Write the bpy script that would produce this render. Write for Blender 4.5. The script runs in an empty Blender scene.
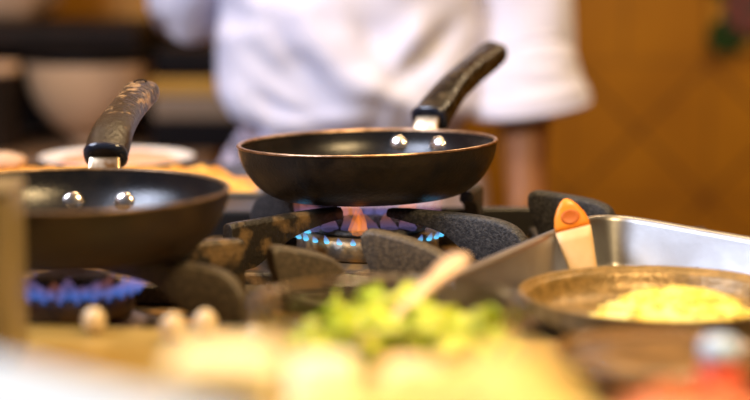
import bpy, bmesh, math, random
from mathutils import Vector, Matrix, noise
R = math.radians
random.seed(7)
S = bpy.context.scene
COL = S.collection
CAMZ = 1.137
PITCH = R(8.35)
FPX = 1771.0

def at(px, py, D):
    """world point seen at photo pixel (px,py) at depth y = D"""
    dx = (px - 375) / FPX; dy = -(py - 200) / FPX
    y = math.cos(PITCH) + dy * math.sin(PITCH)
    z = -math.sin(PITCH) + dy * math.cos(PITCH)
    k = D / y
    return Vector((dx * k, D, CAMZ + z * k))

# ------------------------------------------------------------------ materials
def mat(name, col, rough=.5, metal=0, var=None, vscale=40, bump=0, bscale=200, coat=0, spec=.5, trans=0, ior=1.45, sss=0, emis=None, estr=0, lo=.4, hi=.65, detail=4, rvar=0, grad=0):
    m = bpy.data.materials.new(name); m.use_nodes = True
    nt = m.node_tree; b = nt.nodes['Principled BSDF']
    b.inputs['Base Color'].default_value = (*col, 1)
    b.inputs['Roughness'].default_value = rough
    b.inputs['Metallic'].default_value = metal
    b.inputs['Specular IOR Level'].default_value = spec
    b.inputs['Coat Weight'].default_value = coat
    b.inputs['Coat Roughness'].default_value = .15
    b.inputs['Transmission Weight'].default_value = trans
    b.inputs['IOR'].default_value = ior
    if sss:
        b.inputs['Subsurface Weight'].default_value = sss
        b.inputs['Subsurface Radius'].default_value = (.01, .006, .003)
    if emis:
        b.inputs['Emission Color'].default_value = (*emis, 1); b.inputs['Emission Strength'].default_value = estr
    tc = nt.nodes.new('ShaderNodeTexCoord')
    if var:
        n = nt.nodes.new('ShaderNodeTexNoise'); n.inputs['Scale'].default_value = vscale; n.inputs['Detail'].default_value = detail
        nt.links.new(tc.outputs['Object'], n.inputs['Vector'])
        r = nt.nodes.new('ShaderNodeValToRGB')
        r.color_ramp.elements[0].color = (*col, 1); r.color_ramp.elements[0].position = lo
        r.color_ramp.elements[1].color = (*var, 1); r.color_ramp.elements[1].position = hi
        nt.links.new(n.outputs['Fac'], r.inputs['Fac']); nt.links.new(r.outputs['Color'], b.inputs['Base Color'])
        if grad:
            sx = nt.nodes.new('ShaderNodeSeparateXYZ'); nt.links.new(tc.outputs['Generated'], sx.inputs[0])
            ma = nt.nodes.new('ShaderNodeMath'); ma.operation = 'MULTIPLY_ADD'; ma.inputs[1].default_value = grad; nt.links.new(sx.outputs['Y'], ma.inputs[0]); nt.links.new(n.outputs['Fac'], ma.inputs[2])
            nt.links.new(ma.outputs[0], r.inputs['Fac'])
        if rvar:
            mr = nt.nodes.new('ShaderNodeMapRange'); mr.inputs['From Min'].default_value = lo; mr.inputs['From Max'].default_value = hi
            mr.inputs['To Min'].default_value = rough; mr.inputs['To Max'].default_value = rough + rvar
            nt.links.new(n.outputs['Fac'], mr.inputs['Value']); nt.links.new(mr.outputs['Result'], b.inputs['Roughness'])
    if bump:
        n2 = nt.nodes.new('ShaderNodeTexNoise'); n2.inputs['Scale'].default_value = bscale; n2.inputs['Detail'].default_value = 5
        nt.links.new(tc.outputs['Object'], n2.inputs['Vector'])
        bp = nt.nodes.new('ShaderNodeBump'); bp.inputs['Strength'].default_value = bump; bp.inputs['Distance'].default_value = .002
        nt.links.new(n2.outputs['Fac'], bp.inputs['Height']); nt.links.new(bp.outputs['Normal'], b.inputs['Normal'])
    return m

M = {}
M['pan'] = mat('black_pan', (.006, .005, .0045), .33, 0, (.018, .011, .005), 55, .25, 350, spec=.55, rvar=.15)
M['pan_worn'] = mat('worn_brown_pan', (.011, .006, .003), .38, 0, (.03, .016, .005), 30, .2, 300, spec=.5, rvar=.15)
M['nonstick'] = mat('nonstick', (.006, .006, .007), .27, 0, (.012, .010, .009), 60, .15, 500, spec=.55)
M['rim'] = mat('bare_rim', (.62, .42, .28), .35, 1, (.3, .18, .1), 120)
M['rim_worn'] = mat('worn_rim', (.10, .06, .03), .4, .6, (.2, .12, .06), 120)
M['rivet'] = mat('rivet_steel', (.85, .76, .68), .22, 1)
M['spoon'] = mat('spoon_steel', (.68, .46, .28), .42, .5, (.78, .58, .4), 40)
M['steel'] = mat('stainless', (.34, .335, .33), .42, 1, (.29, .28, .27), 25, .05, 120)
M['bracket'] = mat('greasy_steel', (.75, .6, .4), .3, 1, (.35, .17, .06), 90)
M['handle'] = mat('black_handle', (.006, .005, .004), .25, 0, (.045, .028, .011), 90, .3, 250, spec=.6, lo=.5, hi=.7, rvar=.3)
M['handle_worn'] = mat('flaking_handle', (.018, .011, .006), .35, 0, (.36, .22, .10), 120, .6, 260, spec=.6, grad=.28, lo=.68, hi=.84, detail=7, rvar=.4)
M['ferrule'] = mat('ferrule', (.012, .016, .03), .16, 0, spec=.8)
M['iron'] = mat('cast_iron', (.018, .018, .02), .55, 0, (.06, .056, .055), 380, .5, 600, lo=.42, hi=.66)
M['iron_greasy'] = mat('greasy_iron', (.02, .016, .012), .4, 0, (.16, .10, .045), 60, .6, 250, lo=.5, hi=.68)
M['iron_tan'] = mat('greased_iron', (.05, .038, .026), .5, 0, (.10, .075, .046), 300, .4, 500)
M['deck'] = mat('stove_deck', (.07, .05, .028), .38, .25, (.42, .23, .075), 38, .5, 160, lo=.46, hi=.68, rvar=.2)
M['stove'] = mat('stove_body', (.04, .037, .035), .4, .6)
M['burner'] = mat('burner_head', (.16, .13, .1), .45, .7, (.4, .25, .1), 70, .3, 200)
M['board'] = mat('olive_board', (.26, .165, .035), .4, 0, (.36, .235, .065), 14, .1, 90)
M['counter'] = mat('counter_stone', (.34, .21, .1), .3, 0, (.46, .3, .15), 20)
M['tin'] = mat('tan_tin', (.20, .15, .07), .38, .2, (.25, .185, .085), 18)
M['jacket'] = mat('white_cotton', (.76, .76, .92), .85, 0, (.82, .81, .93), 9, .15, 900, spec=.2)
M['apron'] = mat('lilac_apron', (.62, .55, .68), .85, 0, (.68, .6, .72), 12, spec=.2)
M['trousers'] = mat('dark_trousers', (.03, .03, .04), .8)
M['shoe'] = mat('black_shoe', (.012, .012, .012), .4)
M['skin'] = mat('skin', (.30, .115, .035), .5, 0, (.34, .14, .05), 25, sss=.08)  # base darkened: the shade on the forearm is in the colour
M['hair'] = mat('dark_hair', (.02, .013, .01), .5, 0, (.04, .025, .016), 120, .5, 200)
M['glass'] = mat('clear_glass', (.95, .97, .94), .03, 0, trans=1, ior=1.45)
M['brownglass'] = mat('brown_glass', (.34, .2, .09), .06, 0, trans=.55)
M['white'] = mat('white_ceramic', (.82, .80, .77), .25, 0, coat=.3)
M['cool_tint_white'] = mat('cool_tinted_plastic', (.42, .58, .86), .35, 0, (.48, .63, .9), 20)  # bluish cast of cool light put into the lid colour
M['cream'] = mat('cream_tub', (.93, .80, .48), .45, 0, (.97, .86, .56), 18, sss=.1)
M['creamfood'] = mat('sour_cream', (.92, .80, .60), .5, 0, (.95, .84, .66), 20)
M['pinkfood'] = mat('pink_onion', (.88, .58, .42), .5, 0, (.95, .68, .5), 60)
M['cheese'] = mat('yellow_cheese', (1.0, .78, .28), .5, 0, (1.0, .88, .42), 60, .2, 200, sss=.1)
M['pcheese'] = mat('pale_cheese', (1.0, .75, .13), .5, 0, (1.0, .88, .32), 45, .2, 200, sss=.08)
M['peach'] = mat('peach_cheese', (.93, .62, .26), .5, 0, (1.0, .74, .38), 45)
M['tomato'] = mat('diced_tomato', (.80, .21, .07), .35, 0, (.9, .36, .16), 45)
M['salsa'] = mat('brown_salsa', (.10, .055, .02), .35, 0, (.2, .11, .04), 60, .4, 150)
M['seasoned'] = mat('brown_speckled_pan', (.20, .125, .04), .36, .25, (.32, .2, .07), 120, .3, 300, lo=.42, hi=.7)
M['lettuce'] = mat('lettuce_green', (.30, .40, .01), .4, 0, (.66, .68, .03), 30, .2, 120, sss=.15)
M['lettuce_pale'] = mat('lettuce_pale', (.5, .58, .06), .4, 0, (.72, .70, .16), 30, .2, 120, sss=.15)
M['wood'] = mat('pale_wood', (.72, .47, .22), .5, 0, (.80, .56, .3), 35, .1, 90)
M['orange'] = mat('orange_paint', (.86, .25, .02), .35, 0, (.9, .33, .04), 45)
M['hole'] = mat('orange_hole', (.50, .12, .015), .5)
M['red'] = mat('red_plastic', (.7, .10, .06), .4)
M['blue'] = mat('blue_cap', (.42, .60, .9), .15, 0, spec=.7)
M['rice'] = mat('orange_rice', (.62, .25, .03), .5, 0, (.9, .5, .1), 55, .7, 110, lo=.4, hi=.62)
M['salmonfood'] = mat('pinkish_food', (.62, .24, .12), .5, 0, (.75, .42, .25), 28, .4, 90)
M['glint'] = mat('glint', (.62, .46, .26), .3, 0, (.7, .54, .33), 30, coat=.5)  # pale tan for the blurred glints on the board
M['darkwood'] = mat('dark_shelf', (.010, .006, .004), .6, 0, (.016, .009, .006), 18, spec=.15)
M['brown'] = mat('brown_counter', (.17, .10, .055), .45, 0, (.22, .13, .07), 10)
M['beige'] = mat('beige_pot', (.56, .36, .2), .6, 0, (.62, .4, .24), 6)
M['blackrim'] = mat('black_enamel', (.006, .004, .004), .6, spec=.15)
M['taupe'] = mat('taupe_tray', (.26, .18, .11), .5)
M['mustard'] = mat('mustard_board', (.50, .25, .025), .5, 0, (.56, .3, .04), 12)
M['bread'] = mat('beige_loaf', (.52, .33, .2), .7, 0, (.6, .4, .25), 14)
M['floor'] = mat('floor_tile', (.16, .08, .04), .5, 0, (.2, .1, .05), 6)
M['ceiling'] = mat('ceiling_paint', (.55, .45, .34), .9)
M['green'] = mat('glaze_green', (.018, .05, .012), .3)
M['mauve'] = mat('glaze_mauve', (.12, .075, .08), .3)
M['rose'] = mat('glaze_rose', (.3, .05, .07), .3)

def tile_mat():
    m = bpy.data.materials.new('ochre_tiles'); m.use_nodes = True
    nt = m.node_tree; b = nt.nodes['Principled BSDF']; L = nt.links.new
    tc = nt.nodes.new('ShaderNodeTexCoord'); sp = nt.nodes.new('ShaderNodeSeparateXYZ'); L(tc.outputs['Object'], sp.inputs[0])
    def mth(op, a, c=None):
        n = nt.nodes.new('ShaderNodeMath'); n.operation = op
        for i, v in enumerate((a, c)):
            if v is None: continue
            if isinstance(v, (int, float)): n.inputs[i].default_value = v
            else: L(v, n.inputs[i])
        return n.outputs[0]
    x = mth('SUBTRACT', sp.outputs['X'], .48); z = mth('SUBTRACT', sp.outputs['Z'], .794)
    def line(v, period, w):      # 1 on joints at multiples of the period
        f = mth('PINGPONG', v, period / 2)
        return mth('LESS_THAN', f, w)
    d1 = line(mth('ADD', x, z), .25, .0042); d2 = line(mth('SUBTRACT', x, z), .25, .0042)
    low = mth('LESS_THAN', z, .125)
    diag = mth('MULTIPLY', mth('MAXIMUM', d1, d2), low)
    hi = mth('SUBTRACT', 1, low)
    vert = line(mth('ADD', x, .125), .25, .0035)
    vertu = mth('MULTIPLY', line(mth('ADD', x, .03), .15, .0035), hi)
    hor = line(mth('ADD', z, .125), .25, .003)
    j = mth('MAXIMUM', mth('MAXIMUM', diag, mth('MULTIPLY', mth('MAXIMUM', vert, hor), .45)), mth('MULTIPLY', vertu, .5))
    n = nt.nodes.new('ShaderNodeTexNoise'); n.inputs['Scale'].default_value = 5; n.inputs['Detail'].default_value = 3; L(tc.outputs['Object'], n.inputs['Vector'])
    r = nt.nodes.new('ShaderNodeValToRGB')
    r.color_ramp.elements[0].position = .35; r.color_ramp.elements[0].color = (.36, .150, .004, 1)
    r.color_ramp.elements[1].position = .68; r.color_ramp.elements[1].color = (.47, .21, .006, 1)
    L(n.outputs['Fac'], r.inputs['Fac'])
    mx = nt.nodes.new('ShaderNodeMix'); mx.data_type = 'RGBA'
    L(j, mx.inputs[0]); L(r.outputs['Color'], mx.inputs[6]); mx.inputs[7].default_value = (.12, .045, .006, 1)
    L(mx.outputs[2], b.inputs['Base Color']); b.inputs['Roughness'].default_value = .45
    return m
M['tiles'] = tile_mat()

def flame_mat(name, c0, c1, s0, s1, dens=.75):
    m = bpy.data.materials.new(name); m.use_nodes = True
    nt = m.node_tree; L = nt.links.new
    for n in list(nt.nodes): nt.nodes.remove(n)
    o = nt.nodes.new('ShaderNodeOutputMaterial'); mix = nt.nodes.new('ShaderNodeMixShader')
    t = nt.nodes.new('ShaderNodeBsdfTransparent'); e = nt.nodes.new('ShaderNodeEmission')
    tc = nt.nodes.new('ShaderNodeTexCoord'); sp = nt.nodes.new('ShaderNodeSeparateXYZ'); L(tc.outputs['Generated'], sp.inputs[0])
    r = nt.nodes.new('ShaderNodeValToRGB'); r.color_ramp.elements[0].color = (*c0, 1); r.color_ramp.elements[1].color = (*c1, 1)
    r.color_ramp.elements[0].position = .25; r.color_ramp.elements[1].position = .8
    L(sp.outputs['Z'], r.inputs[0]); L(r.outputs[0], e.inputs[0])
    mr = nt.nodes.new('ShaderNodeMapRange'); mr.inputs['To Min'].default_value = s0; mr.inputs['To Max'].default_value = s1
    L(sp.outputs['Z'], mr.inputs[0]); L(mr.outputs[0], e.inputs[1])
    lw = nt.nodes.new('ShaderNodeMapRange'); lw.inputs['To Min'].default_value = dens; lw.inputs['To Max'].default_value = .08
    L(sp.outputs['Z'], lw.inputs[0])
    L(lw.outputs[0], mix.inputs[0]); L(t.outputs[0], mix.inputs[1]); L(e.outputs[0], mix.inputs[2]); L(mix.outputs[0], o.inputs[0])
    return m
M['fl_blue'] = flame_mat('blue_gas_flame', (.12, .62, 1), (.25, .35, .9), 1.7, .8, .6)
M['fl_orange'] = flame_mat('orange_gas_flame', (1, .3, .08), (1, .22, .03), 1.2, 1.5, .26)
M['fl_violet'] = flame_mat('violet_gas_flame', (.10, .25, .9), (.6, .35, .75), .7, .7, .3)
M['fl_pink_haze'] = flame_mat('pink_flame_haze', (.4, .35, .9), (1, .3, .15), .7, .8, .13)

# ------------------------------------------------------------------ mesh helpers
def link(name, bm, m, parent=None, smooth=True, bevel=0, seg=2, sub=0, loc=None):
    me = bpy.data.meshes.new(name)
    bmesh.ops.recalc_face_normals(bm, faces=bm.faces)
    bm.to_mesh(me); bm.free()
    o = bpy.data.objects.new(name, me); COL.objects.link(o)
    for mm in (m if isinstance(m, (list, tuple)) else [m]): me.materials.append(M[mm])
    if smooth:
        for p in me.polygons: p.use_smooth = True
    if bevel:
        md = o.modifiers.new('bevel', 'BEVEL'); md.width = bevel; md.segments = seg; md.limit_method = 'ANGLE'; md.angle_limit = R(40)
    if sub:
        md = o.modifiers.new('sub', 'SUBSURF'); md.levels = sub; md.render_levels = sub
    if parent is not None: o.parent = parent
    if loc is not None: o.location = loc
    return o
def tag(o, label=None, cat=None, group=None, kind=None):
    if label: o['label'] = label
    if cat: o['category'] = cat
    if group: o['group'] = group
    if kind: o['kind'] = kind
    return o
def thing(name, label, cat, loc=(0, 0, 0), rz=0, group=None, rot=None):
    o = bpy.data.objects.new(name, None); COL.objects.link(o)
    o.location = loc; o.rotation_euler = rot if rot else (0, 0, rz); o.empty_display_size = .03
    return tag(o, label, cat, group)
def lathe(prof, n=64, bm=None, cap=False, mi=0, c=(0, 0)):
    bm = bm or bmesh.new(); rings = []
    for r, z in prof:
        if r < 1e-6: rings.append([bm.verts.new((c[0], c[1], z))])
        else: rings.append([bm.verts.new((c[0] + r * math.cos(2 * math.pi * i / n), c[1] + r * math.sin(2 * math.pi * i / n), z)) for i in range(n)])
    for a, b in zip(rings, rings[1:]):
        for i in range(n):
            j = (i + 1) % n
            vs = [a[0], b[j], b[i]] if len(a) == 1 else ([a[i], a[j], b[0]] if len(b) == 1 else [a[i], a[j], b[j], b[i]])
            if len(a) == 1 and len(b) == 1: continue
            f = bm.faces.new(vs); f.material_index = mi
    return bm
def box(x0, x1, y0, y1, z0, z1, bm=None):
    bm = bm or bmesh.new()
    v = [bm.verts.new(p) for p in ((x0, y0, z0), (x1, y0, z0), (x1, y1, z0), (x0, y1, z0), (x0, y0, z1), (x1, y0, z1), (x1, y1, z1), (x0, y1, z1))]
    for f in ((3, 2, 1, 0), (4, 5, 6, 7), (0, 1, 5, 4), (1, 2, 6, 5), (2, 3, 7, 6), (3, 0, 4, 7)): bm.faces.new([v[i] for i in f])
    return bm
def prism(pts, z0, z1, bm=None):
    bm = bm or bmesh.new()
    a = [bm.verts.new((x, y, z0)) for x, y in pts]; b = [bm.verts.new((x, y, z1)) for x, y in pts]
    n = len(pts)
    bm.faces.new(a[::-1]); bm.faces.new(b)
    for i in range(n): bm.faces.new((a[i], a[(i + 1) % n], b[(i + 1) % n], b[i]))
    return bm
def loft(secs, bm=None, close=True):
    """secs: list of closed rings of points"""
    bm = bm or bmesh.new()
    rings = [[bm.verts.new(p) for p in s] for s in secs]
    n = len(rings[0])
    for a, b in zip(rings, rings[1:]):
        for i in range(n): bm.faces.new((a[i], a[(i + 1) % n], b[(i + 1) % n], b[i]))
    if close:
        bm.faces.new(rings[0][::-1]); bm.faces.new(rings[-1])
    return bm
def sweep(path, dims, n=16, up=Vector((0, 0, 1)), power=2.6, bm=None, close=True):
    """superellipse section (half width, half thickness) swept along a path"""
    P = [Vector(p) for p in path]; secs = []
    for i, p in enumerate(P):
        t = (P[min(i + 1, len(P) - 1)] - P[max(i - 1, 0)]).normalized()
        s = t.cross(up).normalized(); u = s.cross(t).normalized()
        w, h = dims[i]; ring = []
        for k in range(n):
            a = 2 * math.pi * k / n; ca, sa = math.cos(a), math.sin(a)
            ring.append(p + s * (w * math.copysign(abs(ca) ** (2 / power), ca)) + u * (h * math.copysign(abs(sa) ** (2 / power), sa)))
        secs.append(ring)
    return loft(secs, bm, close)
def spline(pts, n):
    """Catmull-Rom resample of tuples"""
    P = [pts[0]] + list(pts) + [pts[-1]]; out = []
    segs = len(pts) - 1
    for k in range(n + 1):
        f = k / n * segs; i = min(int(f), segs - 1); t = f - i
        a, b, c, d = P[i], P[i + 1], P[i + 2], P[i + 3]
        out.append(tuple(.5 * (2 * b[j] + (c[j] - a[j]) * t + (2 * a[j] - 5 * b[j] + 4 * c[j] - d[j]) * t * t + (3 * b[j] - a[j] - 3 * c[j] + d[j]) * t ** 3) for j in range(len(b))))
    return out
def blob(r, sx=1, sy=1, sz=1, rough=.15, seed=0, sub=3, bm=None, c=(0, 0, 0), fr=None):
    b = bmesh.new(); bmesh.ops.create_icosphere(b, subdivisions=sub, radius=1)
    for v in b.verts:
        d = 1 + rough * noise.noise(v.co * (fr or 1.6) + Vector((seed * 7.3, seed * 3.1, seed)))
        v.co = Vector((v.co.x * sx, v.co.y * sy, v.co.z * sz)) * r * d + Vector(c)
    return b
def copy_tree(o, parent=None):
    c = o.copy(); COL.objects.link(c)
    if parent is not None: c.parent = parent
    for ch in list(o.children): copy_tree(ch, c)
    return c

# ------------------------------------------------------------------ setting
tag(link('floor', box(-2.6, 2.2, -.6, 3.3, -.05, 0), 'floor', smooth=False), kind='structure')
tag(link('wall_back', box(-2.6, 2.2, 3.2, 3.3, 0, 2.7), 'tiles', smooth=False), kind='structure')
tag(link('wall_right', box(2.1, 2.2, -.6, 3.2, 0, 2.7), 'tiles', smooth=False), kind='structure')
tag(link('wall_left', box(-2.6, -2.5, -.6, 3.2, 0, 2.7), 'tiles', smooth=False), kind='structure')
tag(link('ceiling', box(-2.6, 2.2, -.6, 3.3, 2.7, 2.75), 'ceiling', smooth=False), kind='structure')

# painted accent tile on the wall
c = at(752, 8, 3.19)
t = thing('accent_tile', 'painted accent tile with mauve flower and dark green leaves on the ochre wall', 'tile', (c.x, 3.2, c.z))
b = box(-.075, .075, -.008, 0, -.075, .075); link('tile_base', b, 'mustard', t, False, .002)
def disc(x, z, rx, rz, a, y0):
    b = bmesh.new(); ring = []
    for s in (0, 1):
        ring.append([(x + rx * math.cos(q) * math.cos(a) - rz * math.sin(q) * math.sin(a), y0 - .003 * s, z + rx * math.cos(q) * math.sin(a) + rz * math.sin(q) * math.cos(a)) for q in [2 * math.pi * i / 20 for i in range(20)]])
    return loft(ring, b)
for k, (x, z, rx, rz, a) in enumerate(((-.040, -.046, .040, .034, .6), (-.042, .044, .04, .032, -.6), (.040, -.046, .04, .032, 2.4), (.042, .044, .04, .032, .7))):
    link('leaf', disc(x, z, rx, rz, a, -.0082), 'green', t, False)
link('flower', disc(0, 0, .052, .048, 0, -.0115), 'mauve', t, False)
for q in range(5):
    a = q * 2 * math.pi / 5 + .3; link('petal', disc(.032 * math.cos(a), .032 * math.sin(a), .012, .009, a, -.015), 'rose', t, False)

# ------------------------------------------------------------------ stove
st = thing('gas_range', 'black gas range with a greasy steel top behind the serving counter', 'stove', (0, 0, 0))
link('body', box(-.95, .75, 1.165, 1.622, .06, .845), 'stove', st, False, .006)
b = box(-.95, .75, 1.165, 1.622, .8455, .865); link('cooktop', b, 'deck', st, False, .004)
link('back_shelf', box(-.95, -.085, 1.6225, 1.98, .06, .888), 'stove', st, False, .003)
for x in (-.9, .7):
    for y in (1.21, 1.58): link('leg', lathe([(0, 0), (.022, 0), (.022, .06), (0, .06)], 20, c=(x, y)), 'stove', st)
link('back_rail', box(-.08, .15, 1.612, 1.6215,   .8655, .893), 'stove', st, False, .002)
for k in range(5):
    link('knob', lathe([(0, 0), (.018, 0), (.02, .004), (.017, .02), (0, .021)], 24), 'stove', st, loc=(-.7 + .12 * k, 1.9802, .76)).rotation_euler = (R(-90), 0, 0)

def fin(A, B, prof, th=.0125):
    """upright cast plate from A to B; prof = (t, z_bottom, z_top)"""
    A = Vector((*A, 0)); B = Vector((*B, 0)); d = B - A; s = Vector((-d.y, d.x, 0)).normalized() * th / 2
    pr = spline(prof, 22)
    secs = []
    for t_, zb, zt in pr:
        p = A + d * t_; w = 1
        secs.append([p + s * .55 + Vector((0, 0, zt)), p + s + Vector((0, 0, zt - .003)), p + s + Vector((0, 0, zb)), p - s + Vector((0, 0, zb)), p - s + Vector((0, 0, zt - .003)), p - s * .55 + Vector((0, 0, zt))])
    return loft(secs)
ARM = [(0, .912, .9185), (.15, .909, .9195), (.4, .903, .9195), (.60, .887, .9195), (.8, .879, .917), (.92, .879, .911), (1, .881, .899)]
ARML = [(0, .910, .9192), (.2, .907, .9195), (.45, .900, .919), (.65, .889, .918), (.8, .880, .9175), (.95, .879, .917), (1, .879, .916)]
FANG = [(0, .909, .9175), (.06, .897, .9195), (.16, .880, .919), (.25, .8795, .9175), (.5, .8795, .914), (.75, .8795, .908), (.92, .8795, .899), (1, .8795, .890)]
FANG3 = [(0, .909, .9175), (.06, .897, .9205), (.16, .880, .9205), (.25, .8795, .9195), (.5, .8795, .916), (.75, .8795, .910), (.92, .8795, .903), (1, .8795, .894)]
FANG2 = [(0, .909, .9185), (.06, .897, .921), (.16, .880, .921), (.25, .8795, .9205), (.5, .8795, .919), (.75, .8795, .9165), (.92, .8795, .911), (1, .8795, .900)]
def bar(A, B, w, z0, z1):
    A = Vector((*A, 0)); B = Vector((*B, 0)); d = (B - A).normalized(); s = Vector((-d.y, d.x, 0)) * w / 2
    return prism([tuple((A + s)[:2]), tuple((A - s)[:2]), tuple((B - s)[:2]), tuple((B + s)[:2])], z0, z1)
def frame(pts, w, m, parent, name='frame'):
    """closed ring bar standing on the cooktop"""
    n = len(pts); cx = sum(p[0] for p in pts) / n; cy = sum(p[1] for p in pts) / n
    outer = pts; inner = [(cx + (x - cx) * (1 - w), cy + (y - cy) * (1 - w)) for x, y in pts]
    bm = bmesh.new(); q = []
    for z in (.8652, .8790):
        q.append(([bm.verts.new((x, y, z)) for x, y in outer], [bm.verts.new((x, y, z)) for x, y in inner]))
    for i in range(n):
        j = (i + 1) % n
        bm.faces.new((q[1][0][i], q[1][0][j], q[1][1][j], q[1][1][i])); bm.faces.new((q[0][0][i], q[0][0][j], q[0][1][j], q[0][1][i]))
        bm.faces.new((q[0][0][i], q[0][0][j], q[1][0][j], q[1][0][i])); bm.faces.new((q[0][1][i], q[0][1][j], q[1][1][j], q[1][1][i]))
    return link(name, bm, m, parent, False, .002)
def octo(cx, cy, rx, ry, k=.35):
    return [(cx - rx, cy - ry * k), (cx - rx * k, cy - ry), (cx + rx * k, cy - ry), (cx + rx, cy - ry * k), (cx + rx, cy + ry * k), (cx + rx * k, cy + ry), (cx - rx * k, cy + ry), (cx - rx, cy + ry * k)]

# main grate
g = thing('burner_grate', 'cast iron burner grate under the middle pan with four raised arms', 'grate', (0, 0, 0), 0, 'burner grates')
frame([(-.127, 1.362), (.127, 1.362), (.127, 1.585), (-.127, 1.585)], .13, 'iron_greasy', g)
link('arm', fin((-.030, 1.446), (-.116, 1.372), ARML), 'iron_greasy', g, True, .0012)
link('arm', fin((.012, 1.444), (.122, 1.376), ARM), 'iron', g, True, .0012)
link('arm', fin((.080, 1.535), (.0925, 1.60), ARML, .012), 'iron', g, True, .0012)
link('arm', fin((-.03, 1.498), (-.105, 1.572), ARM, .02), 'iron', g, True, .0012)
# left grate
g = thing('burner_grate', 'cast iron burner grate under the left pan', 'grate', (0, 0, 0), 0, 'burner grates')
frame([(-.335, 1.122), (-.082, 1.122), (-.082, 1.318), (-.335, 1.318)], .12, 'iron_tan', g)
link('arm', fin((-.192, 1.207), (-.088, 1.178), ARM), 'iron_tan', g, True, .0012)
link('arm', fin((-.238, 1.207), (-.325, 1.178), ARM), 'iron_tan', g, True, .0012)
link('arm', fin((-.238, 1.245), (-.325, 1.305), ARM), 'iron', g, True, .0012)
link('arm', fin((-.192, 1.245), (-.10, 1.305), ARML), 'iron_greasy', g, True, .0012)
# front grate in the middle
g = thing('burner_grate', 'cast iron grate behind the glass bowl of lettuce with two fang-shaped arms', 'grate', (0, 0, 0), 0, 'burner grates')
link('arm', fin((-.076, 1.255), (-.020, 1.282), FANG, .015), 'iron_tan', g, True, .0015)
link('arm', fin((-.0085, 1.325), (.060, 1.300), FANG3, .015), 'iron_tan', g, True, .0015)
frame([(-.073, 1.249), (-.015, 1.281), (.006, 1.322), (.064, 1.308), (.045, 1.24), (-.01, 1.21)], .2, 'iron_tan', g)
# right rear grate
g = thing('burner_grate', 'cast iron grate behind the wooden handle beside the steel tray', 'grate', (0, 0, 0), 0, 'burner grates')
link('arm', fin((.136, 1.532), (.206, 1.492), FANG2, .014), 'iron', g, True, .0015)
frame([(.14, 1.48), (.30, 1.48), (.30, 1.59), (.14, 1.59)], .13, 'iron', g)

# burners with flames
def flame_bm(r, h, lean=0, seed=0):
    prof = [(0, 0), (r * .75, h * .06), (r, h * .22), (r * .8, h * .5), (r * .4, h * .78), (.0001, h)]
    bm = lathe([(a, z) for a, z in prof], 10)
    for v in bm.verts: v.co.x += lean * (v.co.z / h) ** 1.5 + .12 * r * math.sin(v.co.z / h * 6 + seed)
    return bm
def burner(label, cx, cy, r, n, extra, kind):
    t = thing('gas_burner', label, 'burner', (cx, cy, .8655), 0, 'gas burners')
    link('base', lathe([(0, 0), (r + .012, 0), (r + .014, .004), (r + .004, .008), (r - .004, .012), (0, .012)], 48), 'burner', t)
    link('head', lathe([(r - .02, .0125), (r - .002, .0125), (r, .016), (r - .001, .028), (r - .006, .0305), (0, .0305)], 48), 'burner', t)
    link('cap', lathe([(0, .031), (r - .012, .031), (r - .010, .0335), (r - .014, .036), (0, .037)], 48), 'iron', t)
    for k in range(n):
        a = 2 * math.pi * (k + .5) / n
        h = .006 + .0025 * random.random()
        f = link('flame', flame_bm(.0024 if r > .05 else .0019, h, .003, k), kind, t)
        f.location = ((r + .003) * math.cos(a), (r + .003) * math.sin(a), .027); f.rotation_euler = (0, 0, a)
    for (x, y, z, rr, h, ln, mm) in extra:
        f = link('flame', flame_bm(rr, h, ln, x * 90), mm, t); f.location = (x - cx, y - cy, z - .8655)
    return t
ex = [(-.0135, 1.424, .898, .0062, .023, .003, 'fl_orange'), (-.010, 1.427, .898, .0045, .019, -.003, 'fl_orange'), (-.017, 1.43, .898, .005, .021, .002, 'fl_orange'),
      (-.064, 1.466, .896, .0035, .010, -.010, 'fl_blue'), (-.056, 1.45, .896, .0035, .010, -.009, 'fl_blue'), (.050, 1.455, .899, .004, .011, .016, 'fl_blue'), (.056, 1.468, .900, .004, .011, .014, 'fl_blue')]
for k in range(14):  # wide faint flames added for the pinkish haze behind the ring
    a = .35 + 2.45 * k / 13
    ex.append((-.006 + .052 * math.cos(a), 1.475 + .05 * math.sin(a), .899, .0095, .020, .016 * math.cos(a), 'fl_orange' if k in (3, 8) else 'fl_pink_haze'))
for k in range(6): ex.append((-.052 + .016 * k, 1.435 + .004 * abs(k - 2.5), .898, .0075, .017, -.004, 'fl_pink_haze'))
burner('gas burner with a ring of small blue flames under the middle pan', -.006, 1.472, .060, 34, ex, 'fl_blue')
ex = [(-.262, 1.19, .896, .007, .018, -.008, 'fl_orange'), (-.256, 1.183, .896, .006, .016, -.004, 'fl_pink_haze')]
for k in range(14):
    a = -2.3 + 2.2 * k / 13
    ex.append((-.213 + .046 * math.cos(a), 1.222 + .048 * math.sin(a), .896, .0075, .010 + .003 * (k % 3), .012 * math.cos(a), 'fl_violet' if k % 4 else 'fl_pink_haze'))
burner('gas burner with pink and blue flames under the left pan', -.213, 1.222, .044, 26, ex, 'fl_violet')

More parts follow.
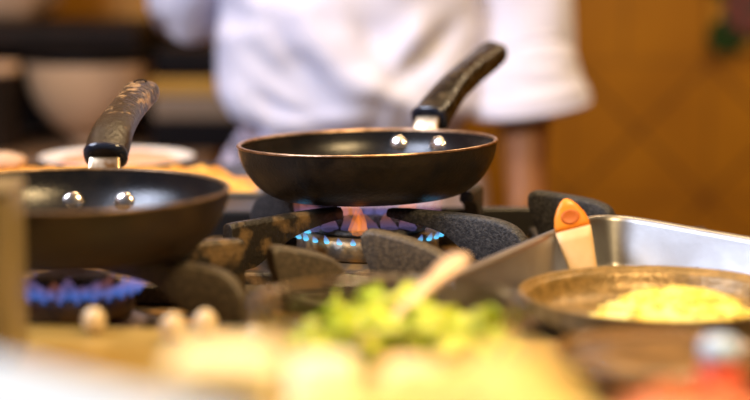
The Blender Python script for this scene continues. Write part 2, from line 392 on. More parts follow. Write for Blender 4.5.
# ------------------------------------------------------------------ pans
def pan(label, loc, az, sc, body, hm, tilt=(0, 0), rz_=0, hz=0, curve=0):
    t = thing('frying_pan', label, 'pan', loc, 0, 'frying pans', rot=(tilt[0], tilt[1], -az))
    oh = .0455
    out = spline([(.066, 0), (.080, .0028), (.0925, .011), (.1015, .0225), (.1068, .034), (.1090, oh)], 20)
    inn = spline([(.1062, oh - .0005), (.1040, .034), (.0985, .0235), (.0895, .0130), (.078, .0062), (.066, .0042)], 20)
    bm = lathe([(0, .0)] + [(r * sc, z) for r, z in out], 96)
    link('body', bm, body, t)
    link('inside', lathe([(r * sc, z) for r, z in inn] + [(0, .0042)], 96), 'nonstick', t)
    link('rim', lathe([(.1088 * sc, oh - .0006), (.1098 * sc, oh + .0002), (.1090 * sc, oh + .0016), (.1068 * sc, oh + .0014), (.1060 * sc, oh + .0001), (.1063 * sc, oh - .0008)], 96), 'rim_worn' if curve else 'rim', t)
    o = .109 * (sc - 1)
    for s in (-1, 1):
        rv = link('rivet', blob(.0082, 1, .42, 1, 0, sub=3), 'rivet', t)
        x = s * .0192; zz = .033 + rz_; rin = min(inn, key=lambda q: abs(q[1] - zz))[0]; rv.location = (x, math.sqrt((rin * sc) ** 2 - x * x) - .0006, zz); rv.rotation_euler = (R(-14), 0, -s * R(9))
    br = spline([(0, .1085 + o, .024), (0, .1125 + o, .034), (0, .118 + o, .046), (0, .126 + o, .057), (0, .140 + o, .069)], 12)
    link('bracket', sweep(br, [(.0145 - .004 * i / 12, .0022) for i in range(13)], 16, power=6), 'bracket', t)
    if curve: hp = [(0, .121 + o, .0525), (0, .131 + o, .0615 + hz * .2), (0, .150 + o, .0755 + hz * .5), (0, .185 + o, .0895 + hz * .9), (0, .225 + o, .0975 + hz), (0, .262 + o, .1025 + hz), (0, .287 + o, .1065 + hz)]
    else: hp = [(0, .125 + o, .0525), (0, .135 + o, .0572), (0, .155 + o, .0668), (0, .185 + o, .0790), (0, .225 + o, .0905), (0, .262 + o, .1000), (0, .290 + o, .1085)]
    hp = spline(hp, 36)
    dm = []
    for i in range(37):
        f = i / 36
        w = (.0150 if curve else .0160) + .0018 * math.sin(f * math.pi * 2.2 + .3); h = (.0128 if curve else .0142) - .0040 * f - .0012 * math.sin(f * math.pi * 2)
        e = min(1, (1 - f) / .10); e = math.sqrt(max(0.0, 1 - (1 - e) ** 2)); e0 = min(1, .75 + f / .05 * .25)
        dm.append((max(.002, w * e * e0), max(.002, h * (.35 + .65 * e) * e0)))
    h = link('handle', sweep(hp, dm, 24, power=2.7), hm, t)
    # ferrule at the handle's root, hanging hole at its tip
    f = link('ferrule', sweep(hp[0:4], [(dm[i][0] + .0007, dm[i][1] + .0007) for i in range(4)], 24, power=2.7), 'ferrule', h)
    p = hp[32]; q = hp[33]
    hb = lathe([(.0035, 0), (.0052, .0006), (.0062, 0), (.0058, -.002), (0, -.0016)], 20)
    for v in hb.verts: v.co.y *= 1.35
    ho = link('hanging_hole', hb, 'blackrim', h); ho.location = (0, p[1], p[2] + dm[32][1] - .0002); ho.rotation_euler = (math.atan2(q[2] - p[2], q[1] - p[1]), 0, 0)
    return t
pan('clean black frying pan above the blue flames, handle leaning right towards the chef', (-.0055, 1.495, .9212), R(26), 1.012, 'pan', 'handle', (0, R(-1.5)))
pan('worn brown frying pan on the left burner with a flaking handle', (-.2115, 1.212, .9205), R(3.0), 1.015, 'pan_worn', 'handle_worn', (0, 0), -.0105, -.015, 1)

# ------------------------------------------------------------------ stuff behind the pans, on the back of the range
t = thing('food_tray', 'shallow tray of orange rice at the back of the stove behind the left pan', 'tray', (-.262, 1.775, .8885))
b = prism([(-.22, -.06), (.150, -.06), (.153, .028), (-.22, .028)], 0, .004); link('tray_base', b, 'steel', t, False, .001)
bm = bmesh.new(); nx, ny = 60, 26; gr = [[bm.verts.new((-.21 + .355 * i / nx, -.055 + .08 * j / ny, .0045 + (.014 + .010 * noise.noise(Vector((i * .35, j * .35, 2)))) * min(1, 3.4 * min(i / nx, 1 - i / nx, j / ny, 1 - j / ny) * 2))) for j in range(ny + 1)] for i in range(nx + 1)]
for i in range(nx):
    for j in range(ny): bm.faces.new((gr[i][j], gr[i + 1][j], gr[i + 1][j + 1], gr[i][j + 1]))
tag(link('rice', bm, 'rice', t), kind='stuff')
bz = at(117, 160, 1.889)
t = thing('serving_dish', 'round white dish of pinkish orange food behind the left pan handle', 'dish', (bz.x, 1.889, .8885))
link('dish_body', lathe([(0, 0), (.05, 0), (.068, .007), (.082, .018), (.0835, .0195), (.081, .0195), (.066, .010), (.05, .004), (0, .004)], 64), 'white', t)
bm = lathe([(.068, .0122), (.055, .0165), (.03, .0185), (0, .0195)], 40)
for v in bm.verts: v.co.z += .004 * (1 - (v.co.length / .08) ** 2) + .003 * noise.noise(v.co * 70)
tag(link('food', bm, 'salmonfood', t), kind='stuff')
c = at(4, 160, 1.775)
t = tag(link('bread_roll', blob(.017, 1.3, .9, .6, .12, 3), 'bread', None, loc=(c.x, 1.775, .9155)), 'pale bread roll on the rice tray at the far left', 'bread')

# ------------------------------------------------------------------ back shelving on the left
t = thing('back_counter', 'dark back counter with brown top and tall shelf on the left behind the stove', 'counter', (0, 0, 0))
link('cabinet', box(-1.5, -.28, 2.72, 3.19, 0, .769), 'darkwood', t, False, .004)
link('countertop', box(-1.52, -.26, 2.68, 3.19, .770, .80), 'brown', t, False, .004)
link('back_panel', box(-1.5, -.30, 3.16, 3.185, .8005, .982), 'darkwood', t, False)
for x in (-1.5, -.42): link('upright', box(x, x + .02, 3.12, 3.155, .8005, .9645), 'darkwood', t, False, .002)
link('shelf', box(-1.5, -.385, 2.87, 3.155, .965, 1.001), 'darkwood', t, False, .002)
pc = at(87, 95, 2.9)
t = thing('stock_pot', 'large beige bowl with black rim standing on the back counter', 'pot', (pc.x, 2.93, .8005))
link('pot_body', lathe(spline([(.028, .0), (.034, .015), (.065, .04), (.09, .075), (.102, .11), (.106, .138)], 24) + [(.10, .138), (.08, .07), (.03, .01), (0, .01)], 56), 'beige', t)

link('rim', lathe([(.098, .1385), (.108, .1385), (.112, .144), (.111, .152), (.102, .157), (.098, .150)], 56), 'blackrim', t)
pc = at(14, 0, 2.95)
t = tag(link('flour_sack', blob(.095, 1.15, .8, 1.45, .22, 5), 'bread', None, loc=(pc.x - .03, 3.03, 1.34)), 'lumpy beige sack on the shelf at the upper left', 'sack')
for v in t.data.vertices: v.co.z = max(v.co.z, -.115)
t.location.z = 1.0015 + .115
pc = at(5, 60, 2.85)
t = thing('coffee_tin', 'dark tin on the back counter at the far left edge', 'tin', (pc.x - .03, 2.86, .8005))
link('tin_body', lathe([(0, 0), (.05, 0), (.05, .125), (0, .125)], 40), 'darkwood', t, False, .002)
link('lid', lathe([(0, .1255), (.052, .1255), (.052, .14), (0, .141)], 40), 'bread', t, False, .002)
c0 = at(161, 116, 2.95); c1 = at(232, 90, 2.95)
x0, x1 = c0.x, c1.x
z = .8005
t = tag(link('bread_bin', box(x0 - .005, x1 + .03, 2.84, 3.06, z, z + .048), 'blackrim', None, False, .004), 'flat black box at the bottom of the pile beside the chef', 'box')
z += .0485
t = tag(link('baking_tray', box(x0, x1 + .03, 2.84, 3.06, z, z + .040), 'taupe', None, False, .006), 'taupe baking tray in the pile beside the chef', 'tray'); z += .0405
t = tag(link('chopping_board', box(x0 - .006, x1 + .03, 2.845, 3.06, z, z + .025), 'mustard', None, False, .004), 'mustard yellow chopping board in the pile beside the chef', 'board'); z += .0255
t = tag(link('toaster_box', box(x0, x1 + .03, 2.87, 3.06, z, z + .047), 'blackrim', None, False, .008), 'black box on top of the pile beside the chef', 'box')

# ------------------------------------------------------------------ stainless tray on the right with raised left and back wall
def pathpt(pts, r, n=10):
    """polyline with its middle corner rounded"""
    a, b, c = [Vector(p) for p in pts]
    u = (a - b).normalized(); v = (c - b).normalized()
    p0 = b + u * r; p2 = b + v * r
    out = [a + (p0 - a) * (i / 12) for i in range(12)]
    for i in range(n + 1):
        t_ = i / n; out.append(p0 * (1 - t_) ** 2 + b * 2 * t_ * (1 - t_) + p2 * t_ * t_)
    out += [p2 + (c - p2) * (i / 12) for i in range(1, 13)]
    return out
top = pathpt([(.028, 1.105, .9165), (.186, 1.435, .9165), (.42, 1.225, .902)], .045)
bm = bmesh.new(); rows = []
def offs(path, d, z):
    out = []
    for i, p in enumerate(path):
        t_ = (path[min(i + 1, len(path) - 1)] - path[max(i - 1, 0)]); t_.z = 0; t_.normalize()
        nrm = Vector((t_.y, -t_.x, 0))   # towards the inside
        out.append(p + nrm * d + Vector((0, 0, z)))
    return out
prof = [(-.007, -.004), (-.0075, -.0012), (-.005, .0004), (-.001, .0008), (.0015, -.0004), (.003, -.004), (.0095, -.035), (.013, -.0435), (.020, -.0475)]
for d, z in prof: rows.append([bm.verts.new(p) for p in offs(top, d, z)])
for a, b in zip(rows, rows[1:]):
    for i in range(len(a) - 1): bm.faces.new((a[i], a[i + 1], b[i + 1], b[i]))
cen = bm.verts.new((.24, 1.16, .8695)); fr = bm.verts.new((.44, 1.05, .8695)); fl = bm.verts.new((.07, 1.085, .8695))
for rw in rows:
    for v in rw: v.co.z = max(v.co.z, .8695)
for v in rows[-1]: v.co.z = .8695
lst = [fl] + rows[-1] + [fr]
for a, b in zip(lst, lst[1:] + [fl]): bm.faces.new((a, b, cen))
o = link('steel_tray', bm, 'steel'); md = o.modifiers.new('s', 'SOLIDIFY'); md.thickness = .0012; md.offset = -1
tag(o, 'stainless steel tray with raised walls to the right of the burners', 'tray')

# wooden spatula leaning in the tray
def spat():
    t = thing('wooden_spatula', 'wooden spatula with orange painted handle end leaning in the steel tray', 'spatula')
    a = at(565, 199, 1.331); bq = at(587, 283, 1.314); e = bq + (bq - a) * .16
    d = (bq - a); up = Vector((0, -1, .15))
    def P(f): return tuple(a + d * f)
    W = [(0, .0015), (.03, .0045), (.10, .0084), (.2, .0120), (.30, .0136), (.36, .0138)]
    h = link('handle_end', sweep([P(f) for f, w in W], [(w, .0038 if w > .003 else .002) for f, w in W], 20, up, 3.2), 'orange', t)
    W = [(.361, .0138), (.5, .0132), (.7, .0116), (.9, .0104), (1.0, .010), (1.06, .010)]
    link('handle', sweep([P(f) for f, w in W], [(w, .0040) for f, w in W], 20, up, 3.2), 'wood', t)
    hb = lathe([(0, .0004), (.0052, .0004), (.0066, .0009), (.0072, 0), (.0068, -.001)], 24)
    for v in hb.verts: v.co.y *= .8
    ho = link('hanging_hole', hb, 'hole', h)
    zdir = up.normalized(); ydir = -d.normalized(); xdir = ydir.cross(zdir).normalized(); zdir = xdir.cross(ydir)
    mw = Matrix((xdir, ydir, zdir)).transposed().to_4x4(); mw.translation = Vector(P(.22)) + zdir * .0038
    ho.matrix_world = mw
    return t
spat()

# seasoned bowl-pan with cheese
pc = at(660, 293, 1.195)
t = thing('cheese_bowl', 'wide brown speckled bowl of bright yellow grated cheese in the steel tray', 'bowl', (pc.x, 1.197, .8708), 0)
H = pc.z - .8708
link('bowl_body', lathe(spline([(.060, 0), (.078, .004), (.090, .013), (.0955, .024), (.0975, H)], 18) + [(.0965, H + .0012), (.0945, H + .0008)] + spline([(.0935, H - .002), (.0905, .022), (.085, .012), (.072, .0055), (.05, .004)], 16) + [(0, .004)], 80), 'seasoned', t)
bm = bmesh.new(); n1, n2 = 40, 12; mc = Vector((.008, -.024))
rows = []
for j in range(n2 + 1):
    r = j / n2
    rows.append([bm.verts.new((mc.x + .062 * r * math.cos(a), mc.y + .044 * r * math.sin(a), .007 + .024 * (1 - r ** 2.2) + .0022 * noise.noise(Vector((math.cos(a) * r * 9, math.sin(a) * r * 9, 1))))) for a in [2 * math.pi * i / n1 for i in range(n1)]])
for a, b in zip(rows, rows[1:]):
    for i in range(n1): bm.faces.new((a[i], a[(i + 1) % n1], b[(i + 1) % n1], b[i]))
for k in range(240):    # shreds
    r = math.sqrt(random.random()); a = random.random() * 6.28
    p = Vector((mc.x + .061 * r * math.cos(a), mc.y + .043 * r * math.sin(a), .009 + .024 * (1 - r ** 2.2)))
    q = random.random() * 6.28; l = .006 + .006 * random.random()
    v = Vector((math.cos(q) * l, math.sin(q) * l, .003 * (random.random() - .3)))
    sweep([p - v / 2, p, p + v / 2], [(.0011, .0011), (.0013, .0013), (.0009, .0009)], 5, bm=bm)
tag(link('grated_cheese', bm, 'pcheese', t), kind='stuff')

# ------------------------------------------------------------------ serving counter and olive board in front
sc_ = thing('serving_counter', 'long stone serving counter in front of the gas range', 'counter')
link('slab', box(-.95, .75, .42, 1.16, .82, .8645), 'counter', sc_, False, .004)
link('base', box(-.93, .73, .50, 1.15, .001, .8195), 'brown', sc_, False, .004)
bd = prism([(-.62, .44), (.40, .44), (.40, 1.022), (-.62, 1.158)], .8650, .895)
tag(link('wooden_board', bd, 'board', None, False, .003), 'thick olive brown board along the counter holding the glass bowl', 'board')
b = box(-.26, -.2063, .985, 1.035, .8955, .994)
t = thing('utensil_tin', 'tall square tan tin standing at the left edge of the board', 'tin')
link('tin_body', b, 'tin', t, False, .004)
link('lid', box(-.261, -.2055, .984, 1.036, .9942, .999), 'tin', t, False, .002)
for k, (px, py, D, r) in enumerate(((94, 318, 1.075, .0075), (173, 324, 1.05, .0082), (205, 320, 1.065, .0078), (256, 325, 1.04, .006))):  # small balls made up for the blurred glints along the board
    p = at(px, py, D)
    o = link('glint_ball', blob(r, 1, .85, 1.15, .06, k), 'glint', None, loc=(p.x, D, .8953 + r * 1.1))
    tag(o, ('leftmost of the four pale balls for blurred glints along the back of the board', 'second from left of the four pale balls for blurred glints on the board', 'third from left of the four pale balls for blurred glints on the board', 'smallest pale ball for a blurred glint, beside the glass bowl')[k], 'glint', 'glint balls on the board')

# glass bowl of lettuce
gc = at(388, 303, .99)
t = thing('glass_bowl', 'clear glass bowl of chopped green lettuce on the board', 'bowl', (gc.x, .99, .8956))
H = gc.z - .8956
pr = spline([(.048, 0), (.062, .006), (.072, .018), (.0775, H - .002), (.079, H)], 16)
pi = spline([(.0765, H), (.0745, H - .003), (.069, .019), (.059, .009), (.046, .0042)], 16)
link('bowl_wall', lathe([(0, 0)] + pr + [(.078, H + .0012)] + pi + [(0, .0042)], 72), 'glass', t)
base = gc + Vector((0, 0, -gc.z + .8956))
spots = []
kinds = ['lettuce', 'lettuce', 'lettuce_pale']
protos = []
for k in range(6):
    bm = bmesh.new(); n = 8
    rr = .0085 + .003 * random.random(); g_ = [[None] * (n + 1) for _ in range(n + 1)]
    for i in range(n + 1):
        for j in range(n + 1):
            u = (i / n - .5) * 2; v = (j / n - .5) * 2
            g_[i][j] = bm.verts.new((u * rr * (1 + .2 * math.sin(v * 3 + k)), v * rr * .75, .0045 * math.sin(u * 2.6 + k) + .003 * math.sin(v * 4 + k * 2) + .0022 * noise.noise(Vector((u * 2, v * 2, k)))))
    for i in range(n):
        for j in range(n): bm.faces.new((g_[i][j], g_[i + 1][j], g_[i + 1][j + 1], g_[i][j + 1]))
    o = link('lettuce_piece', bm, kinds[k % 3]); md = o.modifiers.new('s', 'SOLIDIFY'); md.thickness = .0014
    tag(o, 'small chopped curl of green lettuce in the glass bowl', 'lettuce', 'chopped lettuce in the glass bowl')
    protos.append(o)
cnt = 0; tries = 0
while cnt < 84 and tries < 6000:
    tries += 1
    a = random.random() * 6.28; r = .058 * math.sqrt(random.random())
    x = r * math.cos(a); y = r * math.sin(a)
    lay = cnt // 42
    if lay == 1: x *= .95
    # the pile reaches higher at right and left-centre
    z = .0115 + (.0095 + .006 * (.5 + .5 * math.sin(x * 75 + 1.5))) * lay
    if x < -.036 and lay > 0 and random.random() < .8: continue
    p = Vector((x, y, z))
    if any((p - q).length < .0105 for q in spots): continue
    spots.append(p)
    o = protos[cnt] if cnt < 6 else protos[cnt % 6].copy()
    if cnt >= 6: COL.objects.link(o)
    o.location = base + p + Vector((.005, 0, 0)); o.rotation_euler = (random.uniform(-.9, .9), random.uniform(-.9, .9), random.random() * 6.28)
    cnt += 1

# spoon in the glass bowl
t = thing('metal_spoon', 'steel spoon standing in the bowl of lettuce, handle up to the right', 'spoon')
a = at(463, 254, 1.065); bq = at(383, 327, .975); d = bq - a
pts = [a + d * f for f in (0, .03, .1, .22, .4, .65, .9, 1.0)]
link('handle', sweep(pts, [(.002, .001), (.0066, .0014), (.0086, .0016), (.0080, .0017), (.0058, .0018), (.0042, .0019), (.0036, .002), (.0034, .002)], 16, Vector((-.2, -.5, 1))), 'spoon', t)
e = Vector((-.028, .945, .9065)); ps = [tuple(bq)] + [tuple(bq + (e - bq) * f) for f in (.2, .45, .7, .9, 1.0)]
link('spoon_bowl', sweep(ps, [(.0034, .002), (.008, .0025), (.0135, .003), (.013, .003), (.008, .0025), (.002, .001)], 16, Vector((-.3, -.2, 1))), 'spoon', t)

# ------------------------------------------------------------------ blurred food at the front
pc = at(225, 365, .66)
t = thing('cream_tub', 'pale yellow tub with rounded lid at the front of the board', 'tub', (pc.x, .66, .8955))
zt = at(225, 352, .66).z - .8955
def rbox(w, d, h, z0, r, taper=1):
    n = 6; secs = []
    for z, s in ((z0, taper), (z0 + h, 1)):
        ring = []
        for cx, cy, a0 in ((w - r, d - r, 0), (-w + r, d - r, 90), (-w + r, -d + r, 180), (w - r, -d + r, 270)):
            for i in range(n + 1):
                a = R(a0 + 90 * i / n); ring.append(((cx + r * math.cos(a)) * s, (cy + r * math.sin(a)) * s, z))
        secs.append(ring)
    return loft(secs)
link('tub_body', rbox(.0205, .0215, zt - .014, 0, .009, .9), 'cream', t, False, .002)
link('lid', rbox(.0215, .0225, .0135, zt - .0136, .010), 'cream', t, False, .004, 3)
def ramekin(px, py, D, label, food, r=.019, body='glass'):
    p = at(px, py, D); h = p.z - .8955
    t = thing('ramekin', label, 'ramekin', (p.x, D, .8955), 0, 'small cups at the front')
    link('cup', lathe([(0, 0), (r * .85, 0), (r * .9, .003), (r, h), (r * .95, h), (r * .84, .0035), (0, .0035)], 48), body, t)
    f = lathe([(r * .90, h - .008), (r * .8, h - .003), (r * .5, h + .001), (0, h + .0025)], 32)
    tag(link('filling', f, food, t), kind='stuff')
    return t
ramekin(322, 360, .76, 'small cream ramekin of sour cream right of the pale yellow tub', 'creamfood', .0155, 'cream')
ramekin(411, 364, .78, 'small peach ramekin of pink onion in front of the lettuce bowl', 'pinkfood', .0145, 'peach')
# oval dish of yellow cheese
D = .62; p = at(440, 418, D)
t = thing('cheese_dish', 'wide cream dish heaped with soft yellow grated cheese at front centre', 'dish', (p.x, D, .8955))
h = p.z - .8955
bm = lathe([(0, 0), (.038, 0), (.042, .004), (.0535, h - .004), (.056, h), (.0535, h + .001), (.051, h - .004), (.038, .006), (0, .006)], 64)
link('dish_body', bm, 'cream', t)
bm = bmesh.new(); rows = []; n1 = 56; n2 = 18
for j in range(n2 + 1):
    r = j / n2; rw = []
    for i in range(n1):
        a = 2 * math.pi * i / n1; x = .051 * r * math.cos(a); y = .051 * r * math.sin(a)
        pk = .017 * math.exp(-((x - .026) / .028) ** 2 - (y / .035) ** 2)
        rw.append(bm.verts.new((x, y, h - .004 + .010 * (1 - r ** 3) + pk + .0025 * noise.noise(Vector((x * 120, y * 120, 0))))))
    rows.append(rw)
for a, b in zip(rows, rows[1:]):
    for i in range(n1): bm.faces.new((a[i], a[(i + 1) % n1], b[(i + 1) % n1], b[i]))
for k in range(260):
    r = math.sqrt(random.random()) * .95; a = random.random() * 6.28; x = .051 * r * math.cos(a); y = .051 * r * math.sin(a)
    z = h - .002 + .010 * (1 - r ** 3) + .017 * math.exp(-((x - .026) / .028) ** 2 - (y / .035) ** 2); q = random.random() * 6.28; l = .004
    sweep([(x - l * math.cos(q), y - l * math.sin(q), z), (x, y, z + .001), (x + l * math.cos(q), y + l * math.sin(q), z)], [(.001, .001)] * 3, 5, bm=bm)
tag(link('grated_cheese', bm, 'cheese', t), kind='stuff')
# tomato tray
D = .64; p = at(680, 430, D)
t = thing('tomato_tray', 'shallow tray of orange red diced tomato at the front right', 'tray', (.1235, D - .005, .8955), R(-22))
h = p.z - .8955
link('tray_body', rbox(.0335, .03, h - .006, 0, .008, .9), 'peach', t, False, .002)
link('rim', rbox(.0355, .032, .004, h - .0058, .009), 'pinkfood', t, False, .0015)
bm = bmesh.new()
for k in range(110):
    x = random.uniform(-.029, .029); y = random.uniform(-.025, .025); s = random.uniform(.0035, .0055)
    b0 = box(-s, s, -s, s, -s, s); mt = Matrix.Translation((x, y, h + random.uniform(.0, .004))) @ Matrix.Rotation(random.random() * 6, 4, Vector((random.random(), random.random(), 1)).normalized())
    vm = {v: bm.verts.new(mt @ v.co) for v in b0.verts}
    for f in b0.faces: bm.faces.new([vm[v] for v in f.verts])
    b0.free()
tag(link('diced_tomato', bm, 'tomato', t, False), kind='stuff')
# glass dish of salsa
D = .955; p = at(662, 352, D)
t = thing('salsa_dish', 'round brown glass dish of dark salsa in front of the cheese bowl', 'dish', (p.x, D, .8955))
h = p.z - .8955
link('dish_wall', lathe([(0, 0), (.045, 0), (.054, .006), (.0605, h), (.059, h + .001), (.0575, h), (.051, .008), (.044, .0045), (0, .0045)], 64), 'brownglass', t)
bm = lathe([(.0440, .0052), (.0505, .0095), (.0560, h - .004), (.03, h - .002), (0, h - .003)], 48)
for v in bm.verts:
    if v.co.z > h - .008: v.co.z += .002 * noise.noise(v.co * 90)
tag(link('salsa', bm, 'salsa', t), kind='stuff')
# little shaker with blue cap
D = .865; p = at(719, 376, D)
t = thing('spice_bottle', 'small red bottle with pale blue cap standing at the right edge', 'bottle', (p.x, D, .8955))
h = at(722, 358, D).z - .8955
link('bottle_body', lathe([(0, 0), (.0115, 0), (.0125, .002), (.0125, h - .012), (.0105, h - .004), (.008, h), (0, h)], 36), 'red', t)
link('cap', lathe([(0, h + .0003), (.0098, h + .0003), (.0102, h + .002), (.0095, h + .008), (.006, h + .0105), (0, h + .011)], 36), 'blue', t)
# white container with cool light tinted into its lid colour, bottom left
t = thing('food_container', 'white plastic container with cool light tint in its lid colour at the lower left corner', 'container', (-.135, .575, .8955), R(-41))
zt = .9825 - .8955
link('box_body', rbox(.085, .052, zt - .012, 0, .012, .93), 'white', t, False, .002)
link('lid', rbox(.088, .055, .0115, zt - .0117, .014), 'cool_tint_white', t, False, .003, 3)

# ------------------------------------------------------------------ the chef
def person():
    V = []; E = []; RD = []
    def add(p, r, par=None):
        V.append(p); RD.append(r if isinstance(r, tuple) else (r, r))
        if par is not None: E.append((par, len(V) - 1))
        return len(V) - 1
    cx, cy = -.033, 2.43
    pel = add((cx, cy, .93), (.118, .085))
    w = add((cx, cy, 1.05), (.115, .085), pel); ch = add((cx, cy, 1.22), (.15, .105), w); up = add((cx, cy, 1.37), (.12, .085), ch)
    nk = add((cx, cy, 1.45), .055, up); n2 = add((cx, cy - .01, 1.50), .055, nk)
    hd = add((cx, cy - .02, 1.575), (.075, .088), n2); tp = add((cx, cy - .015, 1.66), (.07, .085), hd)
    for s in (-1, 1):
        hip = add((cx + s * .095, cy, .84), .085, pel); kn = add((cx + s * .105, cy - .01, .48), .055, hip); an = add((cx + s * .11, cy + .02, .09), .038, kn)
        add((cx + s * .12, cy - .12, .045), (.04, .03), an)
    def arm(S0, Ep, Wp, curl):
        sh = add(S0, .06, up); el = add(Ep, .043, sh); mid = add(tuple((Vector(Ep) * .6 + Vector(Wp) * .4)), .043, el); wr = add(Wp, .028, mid)
        f = (Vector(Wp) - Vector(Ep)).normalized()
        side = f.cross(Vector((1, 0, 0)) if abs(f.x) < .8 else Vector((0, 1, 0))).normalized(); bend = side.cross(f)
        pm = add(tuple(Vector(Wp) + f * .045), (.036, .018), wr)
        for k in range(4):
            o = side * (.028 - .0185 * k); L_ = (.068, .078, .072, .056)[k]
            p0 = Vector(Wp) + f * .085 + o; q = add(tuple(p0), .009, pm)
            q = add(tuple(p0 + f * L_ * .5 + bend * curl * .012), .0085, q); add(tuple(p0 + f * L_ * .9 + bend * curl * .035), .007, q)
        q = add(tuple(Vector(Wp) + f * .04 + side * .036 + bend * .012), .011, pm); add(tuple(Vector(Wp) + f * .085 + side * .048 + bend * .03 * curl), .009, q)
    arm((.13, cy, 1.37), (.205, cy + .02, 1.07), (.203, cy - .07, .80), 1)
    arm((-.21, cy, 1.37), (-.255, cy + .10, 1.055), (-.17, cy - .11, 1.225), 1)
    me = bpy.data.meshes.new('sk'); me.from_pydata(V, E, []); ob = bpy.data.objects.new('sk', me); COL.objects.link(ob)
    ob.modifiers.new('skin', 'SKIN')
    for i, sv in enumerate(me.skin_vertices[0].data):
        sv.radius = RD[i]; sv.use_root = (i == 0)
    ob.modifiers.new('sub', 'SUBSURF').levels = 2
    dg = bpy.context.evaluated_depsgraph_get(); em = bpy.data.meshes.new_from_object(ob.evaluated_get(dg))
    bpy.data.objects.remove(ob)
    # face: nose, ears, lips and eyes
    bm = bmesh.new(); bm.from_mesh(em)
    fy = cy - .02 - .088
    def part(c, s):
        b0 = blob(1, *s, 0, sub=2); vm = {v: bm.verts.new(v.co + Vector(c)) for v in b0.verts}
        for f in b0.faces: bm.faces.new([vm[v] for v in f.verts])
        b0.free()
    part((cx, fy - .012, 1.575), (.014, .02, .022)); part((cx, fy + .004, 1.535), (.026, .012, .008))
    for s in (-1, 1): part((cx + s * .079, cy - .015, 1.585), (.012, .02, .032)); part((cx + s * .032, fy + .006, 1.605), (.014, .01, .008))
    o = link('person', bm, 'skin')
    tag(o, 'person in white kitchen jacket with rolled sleeves standing behind the stove', 'person')
    # jacket torso with drawn folds
    def folds(x, z):
        h = 0
        for (xa, za, xb, zb, w_, a_) in FO:
            A = Vector((xa, za)); B = Vector((xb, zb)); d = B - A; p = Vector((x, z)) - A
            t_ = max(0, min(1, p.dot(d) / d.length_squared)); dist = (p - d * t_).length
            h += .62 * a_ * math.exp(-(dist / w_) ** 2) * math.sin(math.pi * (.12 + .76 * t_))
        return h
    def wp(px, py): p = at(px, py, 2.29); return (p.x, p.z)
    FO = []
    for (xa, ya, xb, yb, w_, a_) in ((300, 10, 345, 75, .014, .028), (330, 60, 430, 120, .016, .03), (270, 20, 320, 110, .012, -.022), (395, 85, 465, 20, .016, -.03), (420, 20, 400, 70, .014, .024),
                                     (235, 60, 300, 120, .014, .02), (345, 110, 300, 60, .012, -.02), (440, 60, 455, 130, .015, .022), (280, 130, 370, 118, .014, .018), (355, 20, 385, 60, .012, -.02), (250, 100, 330, 130, .010, -.016)):
        a = wp(xa, ya); b = wp(xb, yb); FO.append((*a, *b, w_, a_))
    secs = []; n = 120
    TZ = spline([(.880, .140, .105), (.890, .150, .113), (.905, .166, .128), (.93, .178, .138), (.96, .182, .14), (1.0, .184, .136), (1.06, .180, .13), (1.15, .182, .128), (1.25, .188, .125), (1.34, .185, .115), (1.40, .14, .09), (1.44, .085, .07), (1.465, .07, .062)], 90)
    for z, hw, hd_ in TZ:
        ring = []
        for k in range(n):
            a = 2 * math.pi * k / n; ca, sa = math.cos(a), math.sin(a)
            x = cx + hw * math.copysign(abs(ca) ** .8, ca); y = cy + hd_ * math.copysign(abs(sa) ** .8, sa)
            f = folds(x, z) * max(0, -sa) if z < 1.3 else 0
            f += .006 * noise.noise(Vector((x * 14, z * 14, y * 6)))
            if z < 1.3: q_ = Vector((x * 9 + z * 5, z * 8 - x * 3, 3.3)); f += max(0, -sa) * (.020 * (1 - abs(noise.noise(q_)) * 2.2) + .008 * noise.noise(q_ * 2.3) - .010)
            if z < .95: f += .006 * math.sin(a * 17 + 3 * math.sin(a * 5)) * (0.95 - z) / .08
            nr = Vector((ca * .5, sa, 0)).normalized() * f
            ring.append((x + nr.x, y + nr.y, z))
        secs.append(ring)
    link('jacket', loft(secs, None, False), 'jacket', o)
    def tube(ctr, rad, name, m, wob, parent, n=48):
        C_ = spline([(*c_, r_) for c_, r_ in zip(ctr, rad)], 40); rings = []
        for i, q in enumerate(C_):
            p = Vector(q[:3]); t_ = (Vector(C_[min(i + 1, 40)][:3]) - Vector(C_[max(0, i - 1)][:3])).normalized()
            s = t_.cross(Vector((0, 1, .2))).normalized(); u = s.cross(t_)
            rings.append([p + (s * math.cos(a) + u * math.sin(a)) * (q[3] + wob * noise.noise(Vector((math.cos(a) * 1.5, math.sin(a) * 1.5, i * .16)))) for a in [2 * math.pi * k / n for k in range(n)]])
        ob_ = link(name, loft(rings, None, False), m, parent); md = ob_.modifiers.new('s', 'SOLIDIFY'); md.thickness = .003
        return ob_
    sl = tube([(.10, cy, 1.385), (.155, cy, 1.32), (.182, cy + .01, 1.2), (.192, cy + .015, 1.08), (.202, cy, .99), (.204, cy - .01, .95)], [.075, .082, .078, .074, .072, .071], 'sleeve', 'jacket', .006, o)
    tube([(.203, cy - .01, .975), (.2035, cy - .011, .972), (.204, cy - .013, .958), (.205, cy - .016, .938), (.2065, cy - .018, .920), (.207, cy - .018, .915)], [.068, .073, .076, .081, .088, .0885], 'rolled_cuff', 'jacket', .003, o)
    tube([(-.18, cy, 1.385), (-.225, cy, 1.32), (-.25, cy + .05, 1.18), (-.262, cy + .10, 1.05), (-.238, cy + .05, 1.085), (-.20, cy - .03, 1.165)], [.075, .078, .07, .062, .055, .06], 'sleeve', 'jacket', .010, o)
    secs = []
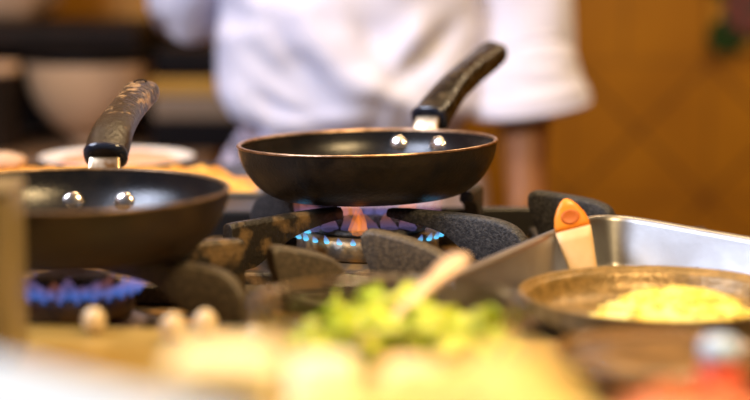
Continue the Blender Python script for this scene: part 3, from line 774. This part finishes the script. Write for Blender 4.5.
    for z, hw, hd_ in spline([(.93, .128, .094), (.90, .134, .10), (.875, .150, .112), (.84, .172, .126), (.80, .185, .13), (.7, .19, .14), (.55, .19, .14), (.45, .19, .14)], 16):
        secs.append([(cx + hw * math.cos(a) + .006 * math.sin(a * 11), cy + hd_ * math.sin(a) + .006 * math.sin(a * 9), z) for a in [2 * math.pi * k / 72 for k in range(72)]])
    link('apron', loft(secs, None, False), 'apron', o)
    for s in (-1, 1):
        link('trouser_leg', sweep([(cx + s * .085, cy, .86), (cx + s * .1, cy, .65), (cx + s * .105, cy, .45), (cx + s * .11, cy + .02, .12)], [(.08, .09), (.08, .085), (.07, .075), (.06, .065)], 24, Vector((0, 1, 0)), 2), 'trousers', o)
        link('shoe', blob(.1, .5, 1.35, .42, .03, 2), 'shoe', o, loc=(cx + s * .12, cy - .06, .043))
    hb = blob(.1, .86, .98, .62, .1, 4); link('hair', hb, 'hair', o, loc=(cx, cy + .005, 1.672))
person()

# ------------------------------------------------------------------ light
w = bpy.data.worlds.new('World'); S.world = w; w.use_nodes = True
w.node_tree.nodes['Background'].inputs[0].default_value = (.85, .8, .85, 1); w.node_tree.nodes['Background'].inputs[1].default_value = .09
def area(name, loc, to, size, power, col, sy=None):
    l = bpy.data.lights.new(name, 'AREA'); l.energy = power; l.size = size; l.color = col
    if sy: l.shape = 'RECTANGLE'; l.size_y = sy
    o = bpy.data.objects.new(name, l); COL.objects.link(o); o.location = loc
    o.rotation_euler = (Vector(to) - Vector(loc)).to_track_quat('-Z', 'Y').to_euler()
    return o
area('counter_lamp', (.35, .72, 1.75), (.0, 1.0, .9), .22, 17.5, (1, .70, .34))
area('hood_lamp', (.0, 1.75, 2.2), (0, 1.55, .9), .5, 12, (1, .70, .36))
area('cool_chef_fill', (-1.1, 1.0, 2.0), (-.0, 2.3, 1.0), .6, 38, (.72, .79, 1.0))  # unseen cool fill added near the chef to brighten the jacket; no window here
area('wall_lamp', (1.1, 2.5, 2.4), (.6, 3.2, .9), .4, 18, (1, .74, .45))
area('back_lamp', (-.9, 2.4, 2.3), (-.6, 3.0, .9), .3, 5, (1, .72, .46))

# ------------------------------------------------------------------ camera
cam = bpy.data.cameras.new('Camera'); co = bpy.data.objects.new('Camera', cam); COL.objects.link(co)
co.location = (0, 0, CAMZ); co.rotation_euler = (R(90) - PITCH, 0, 0)
cam.lens = 85; cam.sensor_width = 36; cam.clip_start = .02
cam.dof.use_dof = True; cam.dof.focus_distance = 1.42; cam.dof.aperture_fstop = 2.4
S.camera = co
S.view_settings.view_transform = 'Standard'; S.view_settings.look = 'None'; S.view_settings.exposure = 0; S.view_settings.gamma = 1; S.view_settings.use_curve_mapping = False
S.cycles.use_denoising = True
